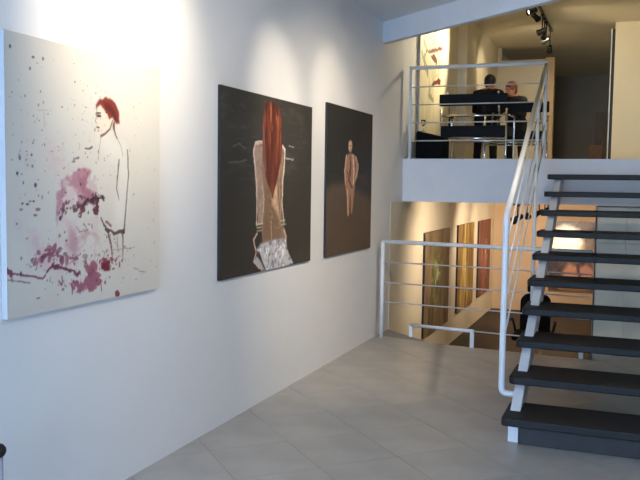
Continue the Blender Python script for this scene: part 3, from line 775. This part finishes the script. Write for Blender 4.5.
# ------------------------------------------------------------------ MEZZANINE FURNITURE
def armchair(label):
    W = 0.79; D = 0.69
    t = thing('tubular_armchair', label, 'armchair', (0, 0, 0), 'tubular armchairs on the mezzanine')
    r = 0.0125
    for s in (-1, 1):
        x = s * W / 2
        bm = bmesh.new()
        tube(bm, fillet([(x, 0.33, 0.62), (x, 0.33, 0.013), (x, -0.33, 0.013), (x, -0.33, 0.56), (x, 0.10, 0.56)], 0.06), r, 10)
        obj('leg', bm, 'chrome', t)
        bm = bmesh.new()
        tube(bm, fillet([(s * 0.30, 0.22, 0.30), (s * 0.30, 0.36, 0.80), (s * 0.30, 0.365, 0.82)], 0.03), r, 10)
        obj('back_upright', bm, 'chrome', t)
        bm = bmesh.new()
        box(bm, x - 0.04, x + 0.04, -0.30, 0.10, 0.56, 0.575, bevel=0.005, seg=1)
        obj('arm_strap', bm, 'leather', t)
        bm = bmesh.new()
        tube(bm, fillet([(s * 0.30, -0.34, 0.43), (s * 0.30, 0.25, 0.28), (x, 0.33, 0.28)], 0.05), r, 10)
        obj('seat_rail', bm, 'chrome', t)
    for y, z in ((-0.33, 0.27), (0.33, 0.27), (0.33, 0.54)):
        bm = bmesh.new(); tube(bm, [(-W / 2, y, z), (W / 2, y, z)], r, 10); obj('crossbar', bm, 'chrome', t)
    bm = bmesh.new(); box(bm, -0.405, 0.405, 0.345, 0.372, 0.655, 0.795, bevel=0.01)
    obj('back_strap', bm, 'leather', t)
    bm = bmesh.new()
    prism(bm, [(-0.34, 0.44), (0.33, 0.42), (0.33, 0.285), (-0.34, 0.33)], 0, -0.39, 0.39)
    obj('seat_sling', bm, 'leather', t)
    return t
ch = armchair('chrome tube armchair with black leather straps behind the balcony railing')
ch.location = (0.66, 10.0, ZM); ch.rotation_euler = (0, 0, math.pi)
c2 = dup(ch, (0.97, 11.0, ZM), math.pi + 0.2, 'chrome and black leather armchair beside the stair head, overlapping its twin')

# low black pouf and a stemmed glass
bm = bmesh.new()
box(bm, 0.055, 0.40, 9.30, 9.60, ZM, 2.24, bevel=0.03, seg=3)
for v in bm.verts:
    if v.co.z > 2.1: v.co.z -= max(0, (v.co.x - 0.16)) * 0.32
pf = obj('pouf', bm, 'fabric'); tag(pf, 'low black pouf with a sloping top under the cream panel', 'pouf')
bm = bmesh.new()
lathe(bm, [(0.03, 0), (0.03, 0.003), (0.004, 0.006), (0.0035, 0.06), (0.02, 0.075), (0.03, 0.10), (0.026, 0.135), (0.0245, 0.135), (0.028, 0.10), (0.018, 0.078), (0.001, 0.066)], 16, Matrix.Translation((0.115, 9.42, 2.241)))
gl = obj('stemmed_glass', bm, 'glass'); tag(gl, 'small stemmed glass standing on the black pouf', 'glass')

# things in the dark passage
bm = bmesh.new(); box(bm, 1.72, 1.87, 16.9, 16.95, ZM, 3.1)
lp = obj('leaning_board', bm, 'wood'); tag(lp, 'dark wooden board standing upright in the dim passage', 'board')
bm = bmesh.new(); box(bm, 1.64, 1.90, 16.5, 16.75, ZM, 2.42, bevel=0.006, seg=1)
cb = obj('cardboard_box', bm, 'box'); tag(cb, 'brown cardboard box on the floor of the dim passage', 'box')
dj = bmesh.new(); box(dj, 2.075, 2.13, 13.60, 13.75, ZM, 4.1)
d1 = struct('door_1', dj, 'jamb')
bm = bmesh.new(); box(bm, 2.070, 2.085, 13.57, 13.60, ZM, 4.1); obj('door_edge', bm, 'slab', d1)

# ------------------------------------------------------------------ PEOPLE
def cap(bm, p0, p1, r0, r1):
    p0 = Vector(p0); p1 = Vector(p1)
    for p, r in ((p0, r0), (p1, r1)):
        bmesh.ops.create_icosphere(bm, subdivisions=2, radius=r, matrix=Matrix.Translation(p))
    d = p1 - p0
    if d.length > 1e-4:
        bmesh.ops.create_cone(bm, cap_ends=True, segments=14, radius1=r0, radius2=r1, depth=d.length,
                              matrix=Matrix.Translation((p0 + p1) / 2) @ d.to_track_quat('Z', 'Y').to_matrix().to_4x4())
def ell(bm, c, sx, sy, sz, rot=None):
    m = Matrix.Translation(c)
    if rot is not None: m = m @ rot
    bmesh.ops.create_icosphere(bm, subdivisions=3, radius=1.0, matrix=m @ Matrix.Diagonal((sx, sy, sz, 1)))
def fuse(name, bm, m, parent, voxel=0.009, smooth=4):
    me = bpy.data.meshes.new(name); bm.to_mesh(me); bm.free()
    o = bpy.data.objects.new(name, me); COL.objects.link(o)
    md = o.modifiers.new('r', 'REMESH'); md.mode = 'VOXEL'; md.voxel_size = voxel
    sm = o.modifiers.new('s', 'SMOOTH'); sm.iterations = smooth; sm.factor = 0.5
    dg = bpy.context.evaluated_depsgraph_get(); dg.update()
    me2 = bpy.data.meshes.new_from_object(o.evaluated_get(dg))
    bpy.data.objects.remove(o, do_unlink=True); bpy.data.meshes.remove(me)
    me2.name = name
    for p in me2.polygons: p.use_smooth = True
    me2.materials.clear(); me2.materials.append(M[m])
    o = bpy.data.objects.new(name, me2); COL.objects.link(o); o.parent = parent
    return o
def person(label, loc, rotz, J, hair):
    """J: joints in local space, facing -y, x to the figure's left side of the view"""
    t = thing('person', label, 'person', loc, None)
    t.rotation_euler = (0, 0, rotz)
    V3 = Vector
    H = V3(J['head']); yaw = J.get('yaw', 0.0)
    R = Matrix.Rotation(yaw, 4, 'Z') @ Matrix.Rotation(J.get('nod', 0.15), 4, 'X')
    hp = lambda x, y, z: H + (R @ V3((x, y, z)))
    # body: one continuous skin surface
    bm = bmesh.new()
    ell(bm, H, 0.074, 0.092, 0.112, R)
    ell(bm, hp(0, -0.035, -0.055), 0.052, 0.055, 0.058, R)           # jaw
    cap(bm, hp(0, -0.090, 0.015), hp(0, -0.108, -0.022), 0.010, 0.016)  # nose
    for s in (-1, 1):
        ell(bm, hp(0.076 * s, 0.008, -0.005), 0.012, 0.022, 0.032, R)  # ears
        cap(bm, hp(0.016 * s, -0.088, 0.026), hp(0.05 * s, -0.074, 0.026), 0.009, 0.008)  # brow
    cap(bm, hp(-0.022, -0.085, -0.058), hp(0.022, -0.085, -0.058), 0.009, 0.009)   # mouth
    cap(bm, J['neck'], H + V3((0, 0.01, -0.06)), 0.055, 0.05)
    ell(bm, J['chest'], 0.165, 0.10, 0.19); ell(bm, J['pelvis'], 0.155, 0.105, 0.13)
    cap(bm, J['pelvis'], J['chest'], 0.12, 0.125)
    cap(bm, J['chest'] , J['neck'], 0.10, 0.06)
    for s, S, E, Wr, Hn in ((-1, 'shR', 'elR', 'wrR', 'haR'), (1, 'shL', 'elL', 'wrL', 'haL')):
        cap(bm, J['neck'], J[S], 0.06, 0.055); cap(bm, J[S], J[E], 0.050, 0.040); cap(bm, J[E], J[Wr], 0.038, 0.026)
        wv = V3(J[Wr]); dv = (V3(J[Hn]) - wv).normalized()
        side = dv.cross(V3((0, 0, 1)));
        if side.length < 0.1: side = V3((1, 0, 0))
        side.normalize(); nrm = side.cross(dv).normalized()
        cap(bm, wv, wv + dv * 0.07, 0.024, 0.028)
        cap(bm, wv + dv * 0.05 - side * 0.022, wv + dv * 0.08 + side * 0.022, 0.017, 0.017)
        for k, ln in enumerate((0.058, 0.070, 0.075, 0.066)):
            b0 = wv + dv * 0.085 + side * (0.027 - 0.018 * k)
            b1 = b0 + dv * ln * 0.55 - nrm * 0.006; b2 = b1 + dv * ln * 0.4 - nrm * 0.022
            cap(bm, b0, b1, 0.0085, 0.008); cap(bm, b1, b2, 0.008, 0.007)
        th = wv + dv * 0.03 - side * 0.026
        cap(bm, th, th + dv * 0.03 - side * 0.028, 0.011, 0.010); cap(bm, th + dv * 0.03 - side * 0.028, th + dv * 0.065 - side * 0.03, 0.010, 0.008)
    for Hi, K, An, T in (('hiR', 'knR', 'anR', 'toR'), ('hiL', 'knL', 'anL', 'toL')):
        cap(bm, J[Hi], J[K], 0.082, 0.055); cap(bm, J[K], J[An], 0.052, 0.036); cap(bm, J[An], J[T], 0.036, 0.03)
    fuse('body', bm, 'skin', t, voxel=0.0075)
    # eyes
    # coat
    bm = bmesh.new()
    ell(bm, J['chest'], 0.185, 0.122, 0.205); cap(bm, J['pelvis'], J['chest'], 0.150, 0.148)
    ell(bm, V3(J['pelvis']) + V3((0, 0, -0.05)), 0.178, 0.128, 0.15)
    cap(bm, J['chest'], V3(J['neck']) + V3((0, 0, -0.02)), 0.12, 0.072)
    for S, E, Wr in (('shR', 'elR', 'wrR'), ('shL', 'elL', 'wrL')):
        cap(bm, V3(J['neck']) + V3((0, 0, -0.03)), J[S], 0.07, 0.07); cap(bm, J[S], J[E], 0.066, 0.054); cap(bm, J[E], J[Wr], 0.052, 0.042)
    fuse('coat', bm, 'coat', t, voxel=0.012)
    bm = bmesh.new()
    ell(bm, V3(J['pelvis']) + V3((0, 0, -0.03)), 0.165, 0.115, 0.13)
    for Hi, K, An in (('hiR', 'knR', 'anR'), ('hiL', 'knL', 'anL')):
        cap(bm, J[Hi], J[K], 0.094, 0.070); cap(bm, J[K], V3(J[An]) + V3((0, 0, 0.02)), 0.068, 0.056)
    fuse('trousers', bm, 'trouser', t, voxel=0.012)
    for An, T in (('anR', 'toR'), ('anL', 'toL')):
        bm = bmesh.new(); a = V3(J[An]); b = V3(J[T])
        cap(bm, (a.x, a.y, 0.05), (b.x, b.y, 0.038), 0.046, 0.038); cap(bm, (a.x, a.y, 0.09), (a.x, a.y, 0.05), 0.044, 0.046)
        cap(bm, (a.x, a.y + 0.03, 0.035), (a.x, a.y, 0.035), 0.035, 0.035)
        fuse('shoe', bm, 'shoe', t, voxel=0.009, smooth=2)
    bm = bmesh.new()
    ell(bm, hp(0, 0.018, 0.028), 0.092, 0.102, 0.104, R); ell(bm, hp(0, 0.045, -0.03), 0.074, 0.062, 0.075, R)
    for s in (-1, 1): cap(bm, hp(0.068 * s, -0.01, 0.04), hp(0.068 * s, 0.02, -0.03), 0.018, 0.018)
    fuse('hair', bm, hair, t, voxel=0.008, smooth=2)
    for s in (-1, 1):
        bm = bmesh.new(); bmesh.ops.create_icosphere(bm, subdivisions=2, radius=0.011, matrix=Matrix.Translation(hp(0.03 * s, -0.082, 0.012)))
        me = bpy.data.meshes.new('eye'); bm.to_mesh(me); bm.free(); me.materials.append(M['jamb'])
        e = bpy.data.objects.new('eye', me); COL.objects.link(e); e.parent = t
    return t
# first person: back to the gallery, bending forward (local frame faces -y, turned by pi)
J1 = dict(head=(0.0, -0.26, 1.345), neck=(-0.01, -0.17, 1.22), chest=(0.0, -0.10, 1.02), pelvis=(0.0, 0.03, 0.80),
          shR=(-0.18, -0.13, 1.15), shL=(0.18, -0.13, 1.15), elR=(-0.22, -0.10, 0.90), elL=(0.21, -0.12, 0.90),
          wrR=(-0.10, -0.27, 0.96), wrL=(0.12, -0.28, 0.96), haR=(-0.03, -0.34, 0.98), haL=(0.04, -0.35, 0.98),
          hiR=(-0.09, 0.03, 0.78), hiL=(0.09, 0.03, 0.78), knR=(-0.115, 0.0, 0.43), knL=(0.115, 0.0, 0.43),
          anR=(-0.13, 0.03, 0.07), anL=(0.13, 0.03, 0.07), toR=(-0.15, -0.13, 0.035), toL=(0.15, -0.13, 0.035), nod=0.35, yaw=-0.3)
person('person in black with black hair, back turned, bending forward', (0.29, 12.75, ZM), math.pi, J1, 'hair_black')
J2 = dict(head=(0.0, -0.17, 1.285), neck=(0.0, -0.10, 1.17), chest=(0.0, -0.05, 0.98), pelvis=(0.0, 0.03, 0.77),
          shR=(-0.18, -0.07, 1.10), shL=(0.18, -0.07, 1.10), elR=(-0.25, -0.16, 0.86), elL=(0.24, -0.16, 0.86),
          wrR=(-0.12, -0.34, 0.98), wrL=(0.08, -0.34, 0.92), haR=(-0.07, -0.42, 1.02), haL=(0.0, -0.42, 0.94),
          hiR=(-0.09, 0.03, 0.75), hiL=(0.09, 0.03, 0.75), knR=(-0.11, 0.0, 0.42), knL=(0.11, 0.0, 0.42),
          anR=(-0.12, 0.03, 0.07), anL=(0.12, 0.03, 0.07), toR=(-0.14, -0.13, 0.035), toL=(0.14, -0.13, 0.035), nod=0.25, yaw=-0.3)
person('person in black with auburn hair standing face on, head lowered', (0.63, 13.62, ZM), -0.45, J2, 'hair_red')

# ------------------------------------------------------------------ LOWER LEVEL CHAIR
def office_chair(loc):
    x, y, z = loc
    t = thing('office_chair', 'black high backed swivel chair on the dark lower floor', 'chair', loc)
    for k in range(5):
        a = 2 * math.pi * k / 5 + 0.3
        bm = bmesh.new()
        tube(bm, [(x, y, z + 0.11), (x + 0.28 * math.cos(a), y + 0.28 * math.sin(a), z + 0.07)], 0.018, 8)
        leg = obj('leg', bm, 'black', t)
        bm = bmesh.new()
        bmesh.ops.create_icosphere(bm, subdivisions=2, radius=0.03, matrix=Matrix.Translation((x + 0.28 * math.cos(a), y + 0.28 * math.sin(a), z + 0.03)))
        obj('castor', bm, 'black', leg)
    bm = bmesh.new(); tube(bm, [(x, y, z + 0.09), (x, y, z + 0.43)], 0.025, 12); obj('column', bm, 'chrome', t)
    bm = bmesh.new(); box(bm, x - 0.24, x + 0.24, y - 0.24, y + 0.24, z + 0.43, z + 0.51, bevel=0.035, seg=3); obj('seat', bm, 'fabric', t)
    bm = bmesh.new()
    r = box(bm, x - 0.19, x + 0.19, y + 0.20, y + 0.26, z + 0.50, z + 0.98)
    ve = [e for e in bm.edges if e.verts[0].co.z > z + 0.9 and e.verts[1].co.z > z + 0.9 and abs(e.verts[0].co.y - e.verts[1].co.y) > 0.02]
    bmesh.ops.bevel(bm, geom=ve, offset=0.11, segments=6, affect='EDGES', profile=0.5)
    obj('backrest', bm, 'fabric', t)
    bm = bmesh.new(); box(bm, x - 0.11, x + 0.11, y + 0.20, y + 0.25, z + 1.0, z + 1.17, bevel=0.024, seg=3); obj('headrest', bm, 'fabric', t)
    for s in (-1, 1):
        bm = bmesh.new()
        tube(bm, fillet([(x + s * 0.22, y + 0.1, z + 0.45), (x + s * 0.27, y + 0.1, z + 0.66), (x + s * 0.27, y - 0.15, z + 0.68)], 0.04), 0.016, 8)
        obj('armrest', bm, 'black', t)
oc = office_chair((1.36, 10.4, ZL))

# ------------------------------------------------------------------ low post with black knob by the wall
kp = thing('stanchion', 'short mauve post with a black knob beside the white wall', 'post', (0.115, 2.50, 0))
bm = bmesh.new(); tube(bm, [(0.115, 2.50, 0), (0.115, 2.50, 0.47)], 0.017, 12); lathe(bm, [(0.06, 0), (0.06, 0.012), (0.02, 0.02)], 16, Matrix.Translation((0.115, 2.50, 0)))
obj('post', bm, 'post', kp)
bm = bmesh.new(); bmesh.ops.create_uvsphere(bm, u_segments=16, v_segments=10, radius=0.03, matrix=Matrix.Translation((0.115, 2.50, 0.497)))
for f in bm.faces: f.smooth = True
obj('knob', bm, 'black', kp)
